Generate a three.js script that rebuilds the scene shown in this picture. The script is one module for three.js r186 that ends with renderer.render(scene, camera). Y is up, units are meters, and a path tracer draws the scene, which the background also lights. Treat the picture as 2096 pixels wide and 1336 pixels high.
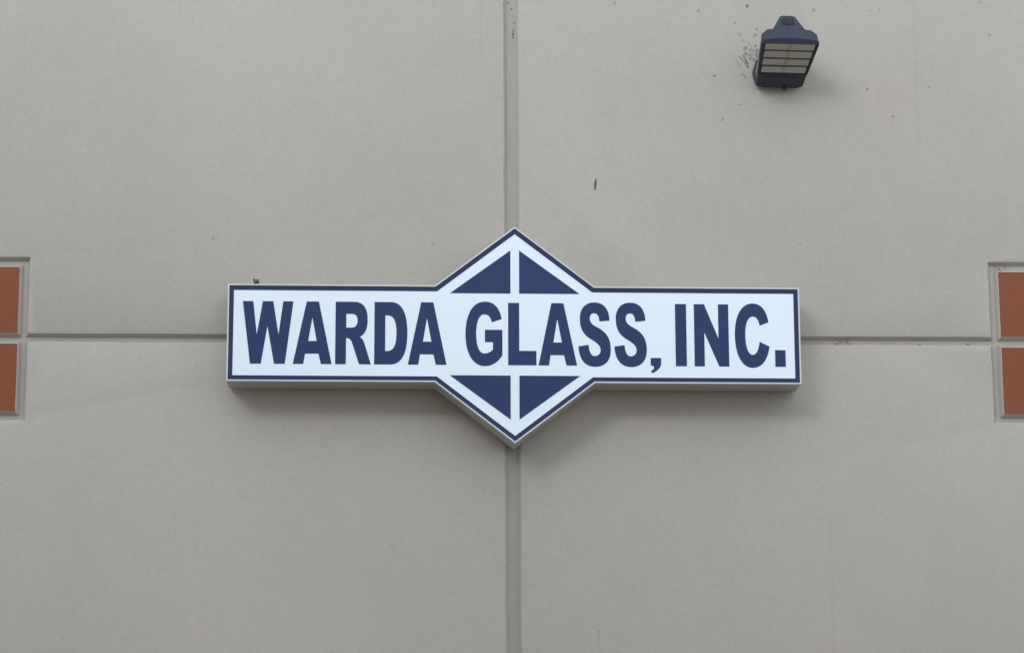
import * as THREE from 'three';
import { RoundedBoxGeometry } from 'three/addons/geometries/RoundedBoxGeometry.js';
import { mergeGeometries, toCreasedNormals } from 'three/addons/utils/BufferGeometryUtils.js';

// ───────────────────────── camera, sky, sun, exposure ─────────────────────────
const scene = new THREE.Scene();
const renderer = new THREE.WebGLRenderer({ antialias: true });
renderer.toneMapping = THREE.LinearToneMapping;
renderer.toneMappingExposure = 1;
renderer.shadowMap.enabled = true;
renderer.setSize(1024, 652);

const camera = new THREE.PerspectiveCamera(13.85, 1024 / 652, 0.1, 800);
{
  const pitch = 0.2191, yaw = 0.0425, roll = -0.005;
  camera.rotation.order = 'YXZ';
  camera.position.set(-0.717, 1.586, 16.711);
  camera.rotation.set(pitch, -yaw, roll);
}

const SKY_LEVEL = 1.22;
{
  // thin bright overcast: a grey-blue dome, nearly even from horizon to zenith, brighter round the veiled sun
  const w = 256, h = 128, d = new Float32Array(w * h * 4);
  const sun = new THREE.Vector3(-0.450, 0.375, 0.811).normalize(), v = new THREE.Vector3();
  for (let j = 0; j < h; j++) for (let i = 0; i < w; i++) {
    const el = ((j + 0.5) / h - 0.5) * Math.PI, az = ((i + 0.5) / w) * 2 * Math.PI;
    v.set(-Math.cos(az) * Math.cos(el), Math.sin(el), -Math.sin(az) * Math.cos(el));
    const s = Math.max(0, Math.sin(el));
    let L = SKY_LEVEL * (1.1 - 0.2 * s);
    L *= 1 + 0.35 * Math.pow(Math.max(0, v.dot(sun)), 3);
    L *= 1 + 0.03 * Math.sin(5 * az + 3 * Math.sin(7 * el));
    const k = (j * w + i) * 4;
    d[k] = L * 0.92; d[k + 1] = L * 0.985; d[k + 2] = L * 1.08; d[k + 3] = 1;
  }
  const sky = new THREE.DataTexture(d, w, h, THREE.RGBAFormat, THREE.FloatType);
  sky.mapping = THREE.EquirectangularReflectionMapping;
  sky.magFilter = sky.minFilter = THREE.LinearFilter;
  sky.needsUpdate = true;
  scene.background = sky; scene.environment = sky;
}
{
  const sun = new THREE.DirectionalLight(0xf4f8ff, 1.5);
  sun.position.set(-17.98, 14.98 + 5, 32.44); sun.target.position.set(0, 5, 0);
  sun.castShadow = true; sun.shadow.radius = 44; sun.shadow.mapSize.set(2048, 2048);
  Object.assign(sun.shadow.camera, { left: -14, right: 14, top: 12, bottom: -12, near: 1, far: 90 });
  scene.add(sun, sun.target);
}

// ───────────────────────── helpers ─────────────────────────
function rng(seed) { let a = seed >>> 0; return () => { a = (a + 0x6D2B79F5) | 0; let t = Math.imul(a ^ (a >>> 15), 1 | a); t = (t + Math.imul(t ^ (t >>> 7), 61 | t)) ^ t; return ((t ^ (t >>> 14)) >>> 0) / 4294967296; }; }
const counts = {};
function numbered(n) { const c = counts[n] = (counts[n] ?? -1) + 1; return c ? `${n}_${String(c).padStart(3, '0')}` : n; }
function thing(name, label, category, pos = [0, 0, 0], group) {
  const o = new THREE.Group(); o.name = numbered(name); o.position.set(...pos);
  o.userData = { label, category }; if (group) o.userData.group = group;
  scene.add(o); return o;
}
function part(name, geo, mat, parent, label) {
  const m = new THREE.Mesh(geo, mat); m.name = numbered(name); m.castShadow = m.receiveShadow = true;
  if (label) m.userData.label = label;
  parent.add(m); return m;
}
function structure(name, geo, mat) { const m = part(name, geo, mat, scene); m.userData.kind = 'structure'; return m; }
const std = (r, g, b, rough = 0.6, extra = {}) => new THREE.MeshStandardMaterial({ color: new THREE.Color().setRGB(r, g, b), roughness: rough, metalness: 0, ...extra });

// periodic value noise on an n x n grid, smoothly interpolated, values 0..1
function noiseField(size, cells, seed) {
  const r = rng(seed), g = new Float32Array(cells * cells); for (let i = 0; i < g.length; i++) g[i] = r();
  const out = new Float32Array(size * size), k = cells / size;
  const idx = new Int32Array(size), idn = new Int32Array(size), fr = new Float32Array(size);
  for (let i = 0; i < size; i++) { const f = i * k, a = Math.floor(f), t = f - a; idx[i] = a % cells; idn[i] = (a + 1) % cells; fr[i] = t * t * (3 - 2 * t); }
  for (let j = 0; j < size; j++) {
    const a = idx[j] * cells, b = idn[j] * cells, u = fr[j];
    for (let i = 0; i < size; i++) {
      const p = idx[i], q = idn[i], t = fr[i];
      const x = g[a + p] + (g[a + q] - g[a + p]) * t, y = g[b + p] + (g[b + q] - g[b + p]) * t;
      out[j * size + i] = x + (y - x) * u;
    }
  }
  return out;
}
function dataTexture(size, fn, srgb = false) {
  const d = new Uint8Array(size * size * 4);
  for (let i = 0; i < size * size; i++) { const c = fn(i); d[i * 4] = c[0]; d[i * 4 + 1] = c[1]; d[i * 4 + 2] = c[2]; d[i * 4 + 3] = 255; }
  const t = new THREE.DataTexture(d, size, size, THREE.RGBAFormat);
  t.magFilter = THREE.LinearFilter; t.minFilter = THREE.LinearMipmapLinearFilter; t.generateMipmaps = true;
  t.wrapS = t.wrapT = THREE.RepeatWrapping; if (srgb) t.colorSpace = THREE.SRGBColorSpace; t.needsUpdate = true; return t;
}

// ───────────────────────── wall paint: colour and relief ─────────────────────────
const Y0 = 5.2;                       // height of the horizontal groove and of the sign's middle
const MAP = 8.192, MX = -4.096, MY = Y0 + 0.2 - 4.096;   // the paint map covers 8.2 m x 8.2 m of wall
function paintMap() {
  const N = 2048, px = N / MAP;
  const cv = document.createElement('canvas'); cv.width = cv.height = N;
  const c = cv.getContext('2d');
  c.fillStyle = '#fff'; c.fillRect(0, 0, N, N);
  const X = (x) => (x - MX) * px, Y = (y) => N - (Y0 + y - MY) * px;   // y relative to the groove
  const r = rng(91);
  c.lineCap = 'round'; c.lineJoin = 'round';
  const stroke = (pts, w, a, col = '70,68,62') => {
    c.strokeStyle = `rgba(${col},${a})`; c.lineWidth = Math.max(1, w * px); c.beginPath();
    pts.forEach(([x, y], i) => (i ? c.lineTo(X(x), Y(y)) : c.moveTo(X(x), Y(y)))); c.stroke();
  };
  const blot = (x, y, s, a, col = '80,76,70') => {                    // an irregular fleck made of a few dabs
    c.fillStyle = `rgba(${col},${a})`;
    for (let k = 0; k < 4; k++) { c.beginPath(); c.ellipse(X(x + (r() - 0.5) * s), Y(y + (r() - 0.5) * s), (0.25 + 0.3 * r()) * s * px, (0.2 + 0.25 * r()) * s * px, r() * 3, 0, 7); c.fill(); }
  };
  // flecks and droppings seen on the wall, metres from the sign's middle
  [[1.548, 2.283, .022, .6], [1.993, 2.257, .018, .35], [1.228, 2.24, .02, .22], [.679, 2.292, .02, .2], [1.468, 2.158, .016, .3], [1.615, 2.112, .016, .35],
    [1.325, 1.797, .016, .5], [1.37, 1.495, .018, .28], [2.331, 1.709, .016, .5], [2.737, 1.726, .014, .2], [2.372, 2.251, .012, .25], [2.427, 2.258, .014, .3],
    [3.16, 2.089, .016, .22], [3.105, 2.315, .016, .25], [-1.916, .675, .014, .4], [1.864, .661, .016, .14], [1.481, 1.595, .014, .2], [-.514, .654, .012, .2],
    [.756, -1.582, .014, .12], [-.196, -.936, .012, .16]].forEach(([x, y, s, a]) => blot(x, y, s, a * 0.58));
  stroke([[2.484, 1.531], [2.5, 1.521]], .008, .4);
  // scratches and rub marks beside the lamp
  [[[1.496, 1.927], [1.549, 1.852], .010, .42], [[1.519, 1.933], [1.546, 1.879], .010, .5], [[1.472, 1.9], [1.5, 1.852], .007, .3], [[1.51, 1.81], [1.532, 1.78], .008, .45],
    [[1.556, 2.024], [1.569, 2.0], .008, .3], [[1.563, 1.964], [1.575, 1.991], .008, .4], [[1.531, 1.954], [1.545, 1.937], .008, .35], [[1.535, 1.90], [1.551, 1.853], .009, .5]]
    .forEach(([a, b, w, al]) => { stroke([a, [(a[0] + b[0]) / 2 + .003, (a[1] + b[1]) / 2], b], w, al * .75); });
  [[1.606, 1.952, .03, .28], [1.596, 1.907, .022, .35], [1.559, 1.919, .02, .3], [1.537, 1.991, .026, .2], [1.603, 2.076, .018, .3], [1.542, 1.946, .022, .25], [1.607, 2.003, .018, .2],
    [1.505, 2.081, .02, .14], [1.617, 1.934, .018, .4], [1.57, 1.94, .02, .22], [1.583, 1.97, .018, .22], [1.52, 2.03, .02, .12]].forEach(([x, y, s, a]) => blot(x, y, s * 1.15, a * .75, '100,96,88'));
  // hairline cracks and run marks
  stroke([[-2.123, -1.062], [-2.12, -1.13], [-2.117, -1.231]], .004, .09);
  stroke([[.527, -1.826], [.526, -1.887]], .007, .16);
  stroke([[1.997, -1.15], [1.994, -1.32], [2.0, -1.49], [1.991, -1.705], [1.994, -1.85], [1.992, -2.05]], .005, .075);
  stroke([[-.2, 2.35], [-.203, 2.1], [-.2, 1.9]], .02, .03); stroke([[2.66, 2.35], [2.655, 1.3]], .03, .025);
  // many faint small flecks, denser near the top of the wall
  for (let k = 0; k < 320; k++) { const y = 2.9 - 5.4 * Math.pow(r(), 1.2), x = (r() - .5) * 8; blot(x, y, .004 + .008 * r(), .04 + .10 * r() * r()); }
  for (let k = 0; k < 160; k++) { blot((r() - .5) * 8, (r() - .45) * 6, .005 + .006 * r(), .1 + .2 * r(), '255,255,250'); }
  const img = c.getImageData(0, 0, N, N).data;
  const f0 = noiseField(N, 7, 1), f1 = noiseField(N, 24, 2), f2 = noiseField(N, 90, 3), f3 = noiseField(N, 512, 4), f4 = noiseField(N, 1024, 5), h1 = noiseField(N, 9, 6), h2 = noiseField(N, 31, 7);
  return dataTexture(N, (i) => {
    const y = (i / N) | 0, x = i - y * N, k = ((N - 1 - y) * N + x) * 4;
    const v = 0.955 + (f0[i] - .5) * .03 + (f1[i] - .5) * .012 + (f2[i] - .5) * .010 + (f3[i] - .5) * .022 + (f4[i] - .5) * .034;
    const t = ((h1[i] - .5) * .016 + (h2[i] - .5) * .006);              // slow drift between a greener and a pinker grey
    return [Math.min(255, img[k] * (v + t)), Math.min(255, img[k + 1] * v), Math.min(255, img[k + 2] * (v + t * .4))];
  }, true);
}
const paint = paintMap();
// rolled paint over cast concrete: fine orange-peel and a few pits
const relief = (() => {
  const N = 1024, a = noiseField(N, 256, 11), b = noiseField(N, 97, 12), c = noiseField(N, 23, 13), d = noiseField(N, 7, 15);
  const t = dataTexture(N, (i) => { let v = .5 + (a[i] - .5) * .35 + (b[i] - .5) * .4 + (c[i] - .5) * .15 + (d[i] - .5) * .15; v = Math.max(0, Math.min(1, v)) * 255; return [v, v, v]; });
  t.repeat.set(MAP / 1.9, MAP / 1.9); return t;
})();
const wallMat = new THREE.MeshStandardMaterial({ color: new THREE.Color().setRGB(.480, .450, .397), map: paint, bumpMap: relief, bumpScale: .0007, roughness: .82 });
const caulkMat = new THREE.MeshStandardMaterial({ color: new THREE.Color().setRGB(.41, .388, .345), map: paint, roughness: .7 });
const redMat = new THREE.MeshStandardMaterial({ color: new THREE.Color().setRGB(.252, .075, .032), map: paint, bumpMap: relief, bumpScale: .0007, roughness: .8 });

function wallUV(g) {
  const p = g.attributes.position, uv = new Float32Array(p.count * 2);
  for (let i = 0; i < p.count; i++) { uv[i * 2] = (p.getX(i) + p.getZ(i) * .9 - MX) / MAP; uv[i * 2 + 1] = (p.getY(i) + p.getZ(i) * .9 - MY) / MAP; }
  g.setAttribute('uv', new THREE.BufferAttribute(uv, 2)); return g;
}
// A raised field of the cast wall: face at z = 0, edges worn and sloping back into the grooves. Contour counter-clockwise, y from the groove.
const CH = .021, DEEP = .040;
function raised(contour, seed) {
  const r = rng(seed), n = contour.length, ring = [];
  for (let i = 0; i < n; i++) {
    const a = contour[(i + n - 1) % n], b = contour[i], c = contour[(i + 1) % n];
    const e = (p, q) => { const l = Math.hypot(q[0] - p[0], q[1] - p[1]); return [(q[1] - p[1]) / l, -(q[0] - p[0]) / l]; };   // outward normal
    const n0 = e(a, b), n1 = e(b, c), k = 1 / (1 + n0[0] * n1[0] + n0[1] * n1[1]);
    ring.push({ p: b, m: [(n0[0] + n1[0]) * k, (n0[1] + n1[1]) * k], j: 0 });
    const len = Math.hypot(c[0] - b[0], c[1] - b[1]), s = Math.max(1, Math.round(len / .05));
    let w = 0;
    for (let q = 1; q < s; q++) {
      w = w * .8 + (r() - .5) * .0014; let j = w; if (r() < .035) j = -.003 - .004 * r();                // wavy arris, a chip here and there
      ring.push({ p: [b[0] + (c[0] - b[0]) * q / s, b[1] + (c[1] - b[1]) * q / s], m: n1, j });
    }
  }
  const rows = [[0, 0], [.0016, -.0007], [.0034, -.0030], [CH, -DEEP - .003]];
  const at = (v, [o, z], row) => { const q = o + v.j * (row < 3 ? 1 : .4); return [v.p[0] + v.m[0] * q, Y0 + v.p[1] + v.m[1] * q, z]; };
  const pos = [], M = ring.length;
  const face = ring.map((v) => new THREE.Vector2(...at(v, rows[0], 0)));
  for (const t of THREE.ShapeUtils.triangulateShape(face, [])) for (const k of t) pos.push(face[k].x, face[k].y, 0);
  const flat = pos.length;
  for (let i = 0; i < M; i++) for (let k = 0; k < 3; k++) {
    const v = ring[i], w = ring[(i + 1) % M], A = at(v, rows[k], k), B = at(w, rows[k], k), C = at(w, rows[k + 1], k + 1), D = at(v, rows[k + 1], k + 1);
    pos.push(...A, ...D, ...C, ...A, ...C, ...B);
  }
  const mk = (arr) => { const g = new THREE.BufferGeometry(); g.setAttribute('position', new THREE.Float32BufferAttribute(arr, 3)); return g; };
  return { all: () => wallUV(toCreasedNormals(mk(pos), .62)), face: () => wallUV(toCreasedNormals(mk(pos.slice(0, flat)), .6)), edge: () => wallUV(toCreasedNormals(mk(pos.slice(flat)), .62)) };
}

// ───────────────────────── large structure ─────────────────────────
{
  const a = noiseField(512, 128, 31), b = noiseField(512, 16, 32);
  const t = dataTexture(512, (i) => { const v = 190 + (a[i] - .5) * 90 + (b[i] - .5) * 40; return [v, v, v]; }, true); t.repeat.set(200, 200);
  const g = new THREE.PlaneGeometry(600, 600); g.rotateX(-Math.PI / 2);
  structure('ground', g, std(.56, .50, .41, .95, { map: t }));
  const s = new RoundedBoxGeometry(30, .15, 1.2, 2, .02); s.translate(0, .075, .6);
  structure('sidewalk', s, std(.17, .16, .15, .9));
}
const TOP = 9.4 - Y0, BOT = .15 - Y0, FAR = 12;
const JL = -.0555, JR = .0485, GU = .0561, GD = -.0089;      // vertical joint and horizontal groove edges
const wall = thing('concrete_wall', 'beige painted concrete wall with grooved joints behind the sign', 'wall');
{
  const core = new THREE.BoxGeometry(2 * FAR + .2, 9.4, .25); core.translate(0, 4.7, -DEEP - .125);
  part('groove_bed', wallUV(core), wallMat, wall);
  const xo = 3.0705, xi = 3.139, xr = 4.05, xe = 4.1185, yt = .553, yo = -.5122;
  const rightUp = [[JR, GU], [xo, GU], [xo, yt], [xe, yt], [xe, GU], [FAR, GU], [FAR, TOP], [JR, TOP]];
  const rightDown = [[JR, BOT], [FAR, BOT], [FAR, GD], [xe, GD], [xe, yo], [xo, yo], [xo, GD], [JR, GD]];
  const mir = (c, dx) => c.map(([x, y]) => [-(x - JR) + JL + dx, y]).reverse();
  const left = (c) => c.map(([x, y]) => [x === JR ? JL : -x, y]).reverse();
  part('wall_panel', raised(left(rightUp), 5).all(), wallMat, wall);
  const upperRight = part('wall_panel', raised(rightUp, 6).all(), wallMat, wall);
  part('wall_panel', raised(left(rightDown), 7).all(), wallMat, wall);
  part('wall_panel', raised(rightDown, 8).all(), wallMat, wall);
  const upper = [[xi, .0552], [xr, .0552], [xr, .4847], [xi, .4847]], lower = [[xi, -.4495], [xr, -.4495], [xr, -.0131], [xi, -.0131]];
  let s = 20;
  for (const c of [left(upper), upper, left(lower), lower]) {
    const q = raised(c, s++), m = part('accent_panel', q.face(), redMat, wall, 'terracotta red painted panel');
    part('panel_edge', q.edge(), wallMat, m);
  }
  // sealant in the vertical joint: a slightly dished, uneven ribbon
  const r = rng(77), pos = [], idx = [], rows = 180; let w = 0;
  for (let j = 0; j <= rows; j++) {
    const y = .15 + (9.25 * j) / rows; w = w * .85 + (r() - .5) * .0022;
    [[-.038, -.0355], [-.022, -.0372], [0, -.0382], [.022, -.0372], [.038, -.0355]].forEach(([x, z]) => pos.push(-.0035 + x + w * .6, y, z + w * .5));
    if (j) for (let k = 0; k < 4; k++) { const a = (j - 1) * 5 + k, b = a + 5; idx.push(a, a + 1, b + 1, a, b + 1, b); }
  }
  const g = new THREE.BufferGeometry(); g.setAttribute('position', new THREE.Float32BufferAttribute(pos, 3)); g.setIndex(idx); g.computeVertexNormals();
  const seal = part('joint_sealant', wallUV(g), caulkMat, wall);
  // dirt caught on the sealant near the top
  const dirt = std(.19, .175, .15, .95);
  const clod = (x, y, z, sx, sy, seed, mat, parent, name, sz = .004) => {
    const q = rng(seed), k = new THREE.IcosahedronGeometry(1, 2), p = k.attributes.position, cache = {};
    for (let i = 0; i < p.count; i++) { const id = [p.getX(i), p.getY(i), p.getZ(i)].map((t) => t.toFixed(3)).join(); const m = cache[id] ??= .6 + .55 * q(); p.setXYZ(i, p.getX(i) * sx * m, p.getY(i) * sy * m, p.getZ(i) * sz * m); }
    k.translate(x, Y0 + y, z); k.computeVertexNormals(); return part(name, k, mat, parent);
  };
  let sd = 300;
  for (const [x, y, a, b] of [[.004, 2.254, .006, .008], [.016, 2.106, .004, .012], [.014, 2.082, .006, .012], [.012, 2.061, .006, .008], [-.018, 2.296, .007, .008], [.022, 2.16, .005, .007]]) clod(x - .002, y, -.0365, a, b, sd++, dirt, seal, 'dirt_fleck', .003);
  const mud = std(.25, .225, .185, .95);
  for (const [x, y, a, b, p] of [[2.107, .022, .018, .005], [2.145, .020, .010, .006], [2.078, .010, .016, .004], [2.613, .003, .014, .004], [2.155, .028, .02, .005], [2.93, .010, .012, .004], [3.151, .508, .01, .011], [3.122, .517, .006, .005], [3.19, .52, .01, .004]])
    clod(x, y, -.014, a, b, sd++, mud, wall, 'mud_clump', .005);
  // the dark gouge in the upper right panel
  const gs = new THREE.Shape([[0.004, .037], [.009, .034], [.0075, .02], [.009, .004], [.006, -.012], [.003, -.028], [-.004, -.035], [-.008, -.031], [-.004, -.02], [-.004, -.004], [-.003, .01], [0, .026]].map((q) => new THREE.Vector2(...q)));
  const gg = new THREE.ExtrudeGeometry(gs, { depth: .003, bevelEnabled: true, bevelSize: .001, bevelThickness: .001, bevelSegments: 1 }); gg.translate(.536, Y0 + 1.052, -.002);
  part('gouge', gg, std(.07, .069, .065, .95), upperRight, 'dark narrow gouge in the paint');
  const cop = new RoundedBoxGeometry(2 * FAR + .3, .08, .38, 2, .01); cop.translate(0, 9.44, -.13);
  part('coping', cop, std(.35, .33, .3, .5), wall);
}

// to the left, across the drive: the building behind whose roof edge the veiled sun stands, so that the foot of the wall gets less of it
{
  const o = thing('office_building', 'tall plain grey building across the drive, left of the viewer', 'building', [-12.2, 0, 15]);
  const m = std(.16, .15, .135, .85), d = std(.06, .06, .062, .5), gl = std(.03, .035, .04, .12);
  const H = 11.8, b = new RoundedBoxGeometry(20, H, 14, 2, .05); b.translate(0, H / 2, 7); part('wall', b, m, o);
  const r = new RoundedBoxGeometry(20.3, .3, 14.3, 2, .04); r.translate(0, H + .1, 7); part('roof_edge', r, d, o);
  for (let j = 0; j < 3; j++) for (let k = 0; k < 5; k++) {
    const w = new RoundedBoxGeometry(2.2, 1.5, .12, 1, .02); w.translate(-7.4 + k * 3.7, 1.8 + j * 3.4, 0); const q = part('window', w, d, o);
    const g = new RoundedBoxGeometry(2, 1.3, .06, 1, .01); g.translate(-7.4 + k * 3.7, 1.8 + j * 3.4, -.05); part('pane', g, gl, q);
  }
}

// ───────────────────────── the sign ─────────────────────────
const silver = std(.60, .61, .60, .42, { metalness: .25 });
const cabinetMat = std(.42, .415, .385, .5, { metalness: .1 });
const white = std(.805, .895, .985, .38);
const film = (r, g, b) => new THREE.MeshPhysicalMaterial({ color: new THREE.Color().setRGB(r, g, b), roughness: .5, specularIntensity: .5 });
const vinyl = film(.022, .040, .120), vinylDark = film(.021, .034, .098);
const A = 1.8, B = .31, E2 = .5017, C2 = .6946;
const outline = [[-A, -B], [-E2, -B], [0, -C2], [E2, -B], [A, -B], [A, B], [E2, B], [0, C2], [-E2, B], [-A, B]];
function inset(poly, d) {
  const n = poly.length;
  return poly.map((b, i) => {
    const a = poly[(i + n - 1) % n], c = poly[(i + 1) % n];
    const e = (p, q) => { const l = Math.hypot(q[0] - p[0], q[1] - p[1]); return [-(q[1] - p[1]) / l, (q[0] - p[0]) / l]; };
    const u = e(a, b), v = e(b, c), k = d / (1 + u[0] * v[0] + u[1] * v[1]);
    return new THREE.Vector2(b[0] + (u[0] + v[0]) * k, b[1] + (u[1] + v[1]) * k);
  });
}
const ringShape = (o, i) => { const s = new THREE.Shape(inset(outline, o)); s.holes.push(new THREE.Path(inset(outline, i).reverse())); return s; };
const extrude = (s, z0, z1, bevel = 0) => {
  const g = new THREE.ExtrudeGeometry(s, { depth: z1 - z0 - 2 * bevel, bevelEnabled: bevel > 0, bevelSize: bevel, bevelOffset: -bevel, bevelThickness: bevel, bevelSegments: 2, curveSegments: 20 });
  g.translate(0, 0, z0 + bevel); return g;
};
const sign = thing('business_sign', 'white and navy diamond-centred business sign box lettered WARDA GLASS, INC.', 'sign', [0, Y0, 0]);
sign.rotation.z = -.0025;
{
  part('cabinet', extrude(new THREE.Shape(inset(outline, .003)), .024, .246, .001), cabinetMat, sign);
  part('retainer', extrude(ringShape(0, .0095), .246, .28, .0018), silver, sign);
  part('sign_face', extrude(new THREE.Shape(inset(outline, .0092)), .2475, .273), white, sign);
  part('border', extrude(ringShape(.0095, .0375), .2732, .2742), vinylDark, sign);
  const tri = (p) => extrude(new THREE.Shape(p.map((q) => new THREE.Vector2(...q))), .2732, .2742);
  for (const sx of [-1, 1]) {
    const q = [[.0275 * sx, .2615], [.4085 * sx, .2615], [.0275 * sx, .5415]], w = q.map(([x, y]) => [x, -y - .003]);
    part('triangle_panel', tri(sx > 0 ? q : q.reverse()), vinyl, sign);
    part('triangle_panel', tri(sx < 0 ? w : w.reverse()), vinyl, sign);
  }
  // lettering: outlines in metres across, cap heights up
  const CAPH = .4, BASE = -.1985;
  const S = (cmds, holes = []) => {
    const build = (P, list) => { for (const c of list) { const v = c.map((t, i) => (i % 2 ? t * CAPH : t)); if (c.length === 6) P.bezierCurveTo(...v); else if (P.curves.length || P.started) P.lineTo(...v); else { P.moveTo(...v); P.started = true; } } return P; };
    const s = build(new THREE.Shape(), cmds); for (const h of holes) s.holes.push(build(new THREE.Path(), h)); return s;
  };
  const G = {
    W: () => S([[0, 1], [.0513, 0], [.1185, 0], [.1563, .605], [.201, 0], [.268, 0], [.316, 1], [.2525, 1], [.226, .465], [.19, 1], [.1252, 1], [.0904, .465], [.065, 1]]),
    A: () => S([[0, 0], [.065, 0], [.0759, .165], [.1594, .165], [.1754, 0], [.242, 0], [.158, 1], [.082, 1]], [[[.1187, .745], [.1471, .368], [.0937, .368]]]),
    R: () => S([[0, 0], [.067, 0], [.067, .418], [.086, .418, .094, .4, .103, .355], [.149, 0], [.2235, 0], [.181, .34], [.174, .39, .166, .42, .152, .438], [.186, .475, .201, .58, .201, .71], [.201, .91, .17, 1, .115, 1], [0, 1]],
      [[[.067, .585], [.067, .806], [.1, .806], [.128, .806, .138, .765, .138, .7], [.138, .63, .126, .585, .1, .585]]]),
    D: () => S([[0, 0], [.1, 0], [.175, 0, .2065, .19, .2065, .5], [.2065, .81, .175, 1, .1, 1], [0, 1]],
      [[[.068, .215], [.068, .785], [.083, .785], [.12, .785, .1385, .69, .1385, .5], [.1385, .31, .12, .215, .083, .215]]]),
    G: () => S([[.227, .738], [.215, .92, .18, 1.017, .1225, 1.017], [.045, 1.017, 0, .81, 0, .5], [0, .19, .045, -.017, .1215, -.017], [.168, -.017, .205, .05, .2314, .155], [.2314, .565], [.122, .565], [.122, .367], [.1726, .367], [.1726, .25], [.158, .21, .14, .185, .119, .185], [.085, .185, .067, .31, .067, .5], [.067, .70, .087, .812, .119, .812], [.143, .812, .158, .77, .165, .686]]),
    L: () => S([[0, 0], [.177, 0], [.177, .23], [.0695, .23], [.0695, 1], [0, 1]]),
    S: () => S([[0, .31], [.003, .1, .04, -.018, .1043, -.018], [.165, -.018, .2033, .08, .2033, .26], [.2033, .43, .18, .535, .12, .615], [.09, .655, .0727, .69, .0727, .755], [.0727, .81, .082, .842, .1, .842], [.121, .842, .13, .8, .1327, .71], [.197, .725], [.194, .92, .16, 1.016, .1023, 1.016], [.045, 1.016, .0099, .92, .0099, .75], [.0099, .6, .03, .5, .075, .43], [.11, .375, .139, .335, .139, .25], [.139, .195, .125, .155, .1017, .155], [.08, .155, .066, .22, .064, .333]]),
    ',': () => S([[0, .008], [.026, .008, .028, -.04, 0, -.082], [.01, -.115], [.045, -.07, .0655, -.02, .0655, .05], [.0655, .13], [0, .13]]),
    I: () => S([[0, 0], [.07, 0], [.07, 1], [0, 1]]),
    N: () => S([[0, 0], [.0640, 0], [.0640, .545], [.155, 0], [.218, 0], [.218, 1], [.153, 1], [.153, .448], [.0644, 1], [0, 1]]),
    C: () => S([[.2144, .715], [.203, .91, .17, 1.017, .114, 1.017], [.045, 1.017, 0, .82, 0, .5], [0, .18, .043, -.018, .109, -.018], [.165, -.018, .204, .1, .2176, .325], [.1555, .4], [.148, .26, .133, .19, .111, .19], [.083, .19, .066, .31, .066, .5], [.066, .7, .085, .805, .116, .805], [.138, .805, .151, .76, .158, .66]]),
    '.': () => S([[0, 0], [.066, 0], [.066, .268], [0, .268]]),
  };
  for (const [ch, x] of [['W', -1.7055], ['A', -1.388], ['R', -1.1245], ['D', -.881], ['A', -.6705], ['G', -.3103], ['L', -.0425], ['A', .148], ['S', .3991], ['S', .6255], [',', .8528], ['I', 1.0105], ['N', 1.1295], ['C', 1.3864], ['.', 1.6385]]) {
    const g = extrude(G[ch](), .2732, .2742); g.translate(x, BASE, 0); part(ch === ',' || ch === '.' ? 'punctuation_mark' : 'letter', g, vinyl, sign);
  }
}
// a scrap of debris on the sign's top edge
{
  const o = thing('leaf_scrap', 'small dark scrap lying on the top edge of the sign near its left end', 'debris', [-1.622, Y0 + B + .004, .262]);
  const blade = (pts, mat) => {
    const s = new THREE.Shape(); s.moveTo(0, -.008); s.bezierCurveTo(.012, -.012, .03, -.008, .038, 0); s.bezierCurveTo(.028, .009, .01, .012, 0, .008);
    const g = new THREE.ExtrudeGeometry(s, { depth: .0015, bevelEnabled: false, curveSegments: 8 }), p = g.attributes.position;
    for (let i = 0; i < p.count; i++) p.setZ(i, p.getZ(i) + .006 * Math.sin(p.getX(i) * 90) + p.getY(i) * .4);
    g.computeVertexNormals(); g.rotateX(pts[0]); g.rotateZ(pts[1]); g.translate(pts[2], pts[3], pts[4]); return g;
  };
  part('leaf', blade([-.5, .12, -.016, .009, 0]), std(.085, .10, .115, .8), o);
  part('leaf', blade([.3, 1.9, -.008, .006, .004]), std(.06, .075, .08, .8), o);
  part('leaf', blade([-.9, .5, -.014, .012, .008]), std(.11, .12, .13, .8), o);
}

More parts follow.
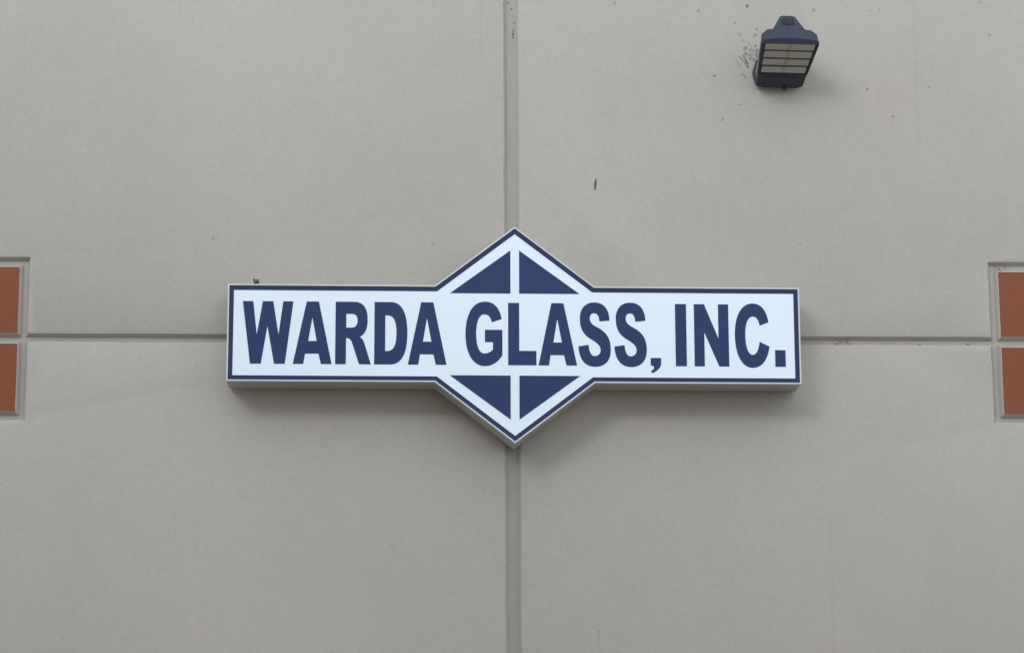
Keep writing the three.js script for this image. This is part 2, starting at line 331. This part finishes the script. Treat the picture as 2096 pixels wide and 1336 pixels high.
// ───────────────────────── the lamp ─────────────────────────
const lamp = thing('wall_lamp', 'dark grey floodlight with four pale lens strips high on the wall', 'wall lamp', [1.741, 6.907, 0]);
{
  const T = 22 * Math.PI / 180, YW = 3.4 * Math.PI / 180, L = .447;
  const pose = (g) => { g.rotateX(-T); g.rotateY(YW); g.translate(0, 0, .05); return g; };
  const body = std(.018, .024, .045, .5), dark = body, bracketMat = std(.03, .032, .036, .5);
  const divMat = std(.075, .073, .068, .6);
  const wid = (z) => .151 / .184 + (1 - .151 / .184) * (z / L);
  // housing: the front section swept back to a narrower rear, with a softened front rim
  const prof = [[-.184, .030], [-.181, .068], [-.147, .103], [-.106, .110], [-.050, .219], [-.031, .227], [.031, .227], [.050, .219], [.106, .110], [.147, .103], [.181, .068], [.184, .030], [.178, .002], [-.178, .002]];
  const secs = [[.0, .86, .92], [.02, .94, .98], [.2, 1, 1], [L - .02, 1, 1], [L - .006, .988, .985], [L, .965, .955]];
  const pos = [], M = prof.length, v = (s, p) => [p[0] * wid(s[0]) * s[1], .05 + (p[1] - .05) * s[2], s[0]];
  for (let k = 0; k < secs.length - 1; k++) for (let i = 0; i < M; i++) {
    const a = v(secs[k], prof[i]), b = v(secs[k], prof[(i + 1) % M]), c = v(secs[k + 1], prof[(i + 1) % M]), d = v(secs[k + 1], prof[i]);
    pos.push(...a, ...d, ...c, ...a, ...c, ...b);
  }
  for (const [k, flip] of [[0, false], [secs.length - 1, true]]) {
    const pts = prof.map((p) => v(secs[k], p)), f = pts.map((p) => new THREE.Vector2(p[0], p[1]));
    for (const t of THREE.ShapeUtils.triangulateShape(f, [])) for (const i of (flip ? [...t] : [...t].reverse())) pos.push(...pts[i]);
  }
  const hg = new THREE.BufferGeometry(); hg.setAttribute('position', new THREE.Float32BufferAttribute(pos, 3));
  const housing = part('housing', pose(toCreasedNormals(hg, .5)), body, lamp);
  // cooling fins on the nose
  for (let k = 0; k < 6; k++) { const g = new RoundedBoxGeometry(.0055, .062 - Math.abs(k - 2.5) * .004, .012, 1, .002); g.rotateX(-.06); g.translate(-.034 + k * .0136, .172, L + .002); part('cooling_fin', pose(g), body, housing); }
  // bowed front lip and lens frame
  const lip = new THREE.Shape(); lip.moveTo(-.182, -.006); lip.lineTo(.182, -.006); lip.lineTo(.182, .012); lip.bezierCurveTo(.09, .036, -.09, .036, -.182, .012); lip.closePath();
  const lg = new THREE.ExtrudeGeometry(lip, { depth: .022, bevelEnabled: true, bevelSize: .002, bevelThickness: .003, bevelSegments: 2, curveSegments: 16 }); lg.translate(0, -.02, -.006).rotateX(.75).translate(0, .022, L - .002);
  part('front_lip', pose(lg), body, lamp);
  const frame = []; const bar = (x, y, z, w, h, d) => { const g = new RoundedBoxGeometry(w, h, d, 1, .003); g.translate(x, y, z); return g; };
  const Z = [[.377, .433], [.301, .358], [.227, .281], [.15, .205]];
  const plate = new THREE.Shape([[-.182, L - .002], [-.16 * 1.02, .13], [.16 * 1.02, .13], [.182, L - .002]].map(([x, z]) => new THREE.Vector2(x, z)));
  const pg = new THREE.ExtrudeGeometry(plate, { depth: .006, bevelEnabled: false }); pg.rotateX(Math.PI / 2); pg.translate(0, .003, 0); frame.push(pg);
  frame.push(bar(0, -.005, .1395, .34 * wid(.14), .008, .012));
  for (const z of [.2925, .367, .216]) part('lens_divider', pose(bar(0, -.004, z, .325 * wid(z), .006, .022)), divMat, lamp);
  for (const sx of [-1, 1]) { const g = bar(0, -.005, 0, .012, .008, .3); g.rotateY(sx * -.075 * -1); g.translate(sx * .1695, 0, .287); frame.push(g); }
  for (const g of frame) for (const k of Object.keys(g.attributes)) if (!['position', 'normal', 'uv'].includes(k)) g.deleteAttribute(k);
  part('lens_frame', pose(mergeGeometries(frame)), dark, lamp);
  // lens strips: ridged plastic over rows of small emitters
  const ln = noiseField(256, 24, 61), lm = noiseField(256, 6, 62);
  const lensMap = dataTexture(256, (i) => {
    const y = (i / 256) | 0, x = i % 256, row = (y % 85) / 85, d = Math.abs(row - .5) < .16 ? .93 : 1;
    const stain = Math.max(0, 1 - Math.abs(x - 128 - 18 * (lm[i] - .5)) / 14) * Math.max(0, ln[i] - .35) * .8, ye = Math.max(0, lm[i] - .62) * .5;
    const v = (.93 + (ln[i] - .5) * .1) * d * (1 - stain); return [238 * v, 234 * v, (222 - 70 * ye) * v];
  }, true);
  const lensMat = new THREE.MeshPhysicalMaterial({ color: new THREE.Color().setRGB(.61, .615, .62), map: lensMap, roughness: .35 });
  for (const [z0, z1] of Z) {
    const gs = [], w = .326 * wid((z0 + z1) / 2);
    for (let k = 0; k < 3; k++) { const d = (z1 - z0) / 3, g = new RoundedBoxGeometry(w, .007, d * 1.04, 2, .003); const uv = g.attributes.uv, p = g.attributes.position; for (let i = 0; i < p.count; i++) uv.setXY(i, p.getX(i) / w + .5, (z0 * 7 + k * .33 + (p.getZ(i) / d + .5) * .33) % 1); g.translate(0, -.005, z0 + d * (k + .5)); gs.push(g); }
    for (const g of gs) for (const k of Object.keys(g.attributes)) if (!['position', 'normal', 'uv'].includes(k)) g.deleteAttribute(k);
    part('lens', pose(mergeGeometries(gs)), lensMat, lamp);
  }
  // rear driver door with a raised field, knuckle, arm, wall plate, trunnion straps
  const door = new THREE.Shape([[-.156, .128], [-.15, .02], [-.118, .0], [.118, .0], [.15, .02], [.156, .128]].map(([x, z]) => new THREE.Vector2(x, z)));
  const dg = new THREE.ExtrudeGeometry(door, { depth: .012, bevelEnabled: true, bevelSize: .003, bevelThickness: .003, bevelSegments: 2 }); dg.rotateX(Math.PI / 2); dg.translate(0, .006, 0);
  const dr = part('driver_door', pose(dg), body, lamp);
  const fg = new RoundedBoxGeometry(.2, .012, .075, 2, .005); fg.translate(0, -.01, .072); part('door_boss', pose(fg), body, dr);
  const kn = new THREE.CylinderGeometry(.011, .014, .034, 20); kn.translate(.036, -.010, .006); part('knuckle', pose(kn), dark, lamp);
  const arm = new THREE.CylinderGeometry(.03, .034, .12, 24); arm.rotateX(Math.PI / 2); arm.translate(0, .1, .06); part('arm', arm, dark, lamp);
  const wp = new RoundedBoxGeometry(.15, .15, .035, 2, .008); wp.translate(0, .11, .0176); part('wall_plate', wp, dark, lamp);
  const strap = (sx) => {
    const s = new THREE.Shape(); s.moveTo(-.144, .165); s.bezierCurveTo(-.152, .13, -.166, .1, -.168, .085); s.bezierCurveTo(-.166, .06, -.158, .025, -.146, .0); s.lineTo(-.126, -.006); s.lineTo(-.130, .006); s.bezierCurveTo(-.143, .03, -.151, .06, -.153, .085); s.bezierCurveTo(-.151, .1, -.140, .13, -.134, .165); s.closePath();
    const g = new THREE.ExtrudeGeometry(s, { depth: .018, bevelEnabled: true, bevelSize: .0015, bevelThickness: .0015, bevelSegments: 1, curveSegments: 10 }); if (sx > 0) g.rotateY(Math.PI).translate(-.02, 0, .018);
    g.translate(0, .015, .03); return g;
  };
  part('trunnion_strap', strap(-1), bracketMat, lamp); part('trunnion_strap', strap(1), bracketMat, lamp);
}

renderer.render(scene, camera);
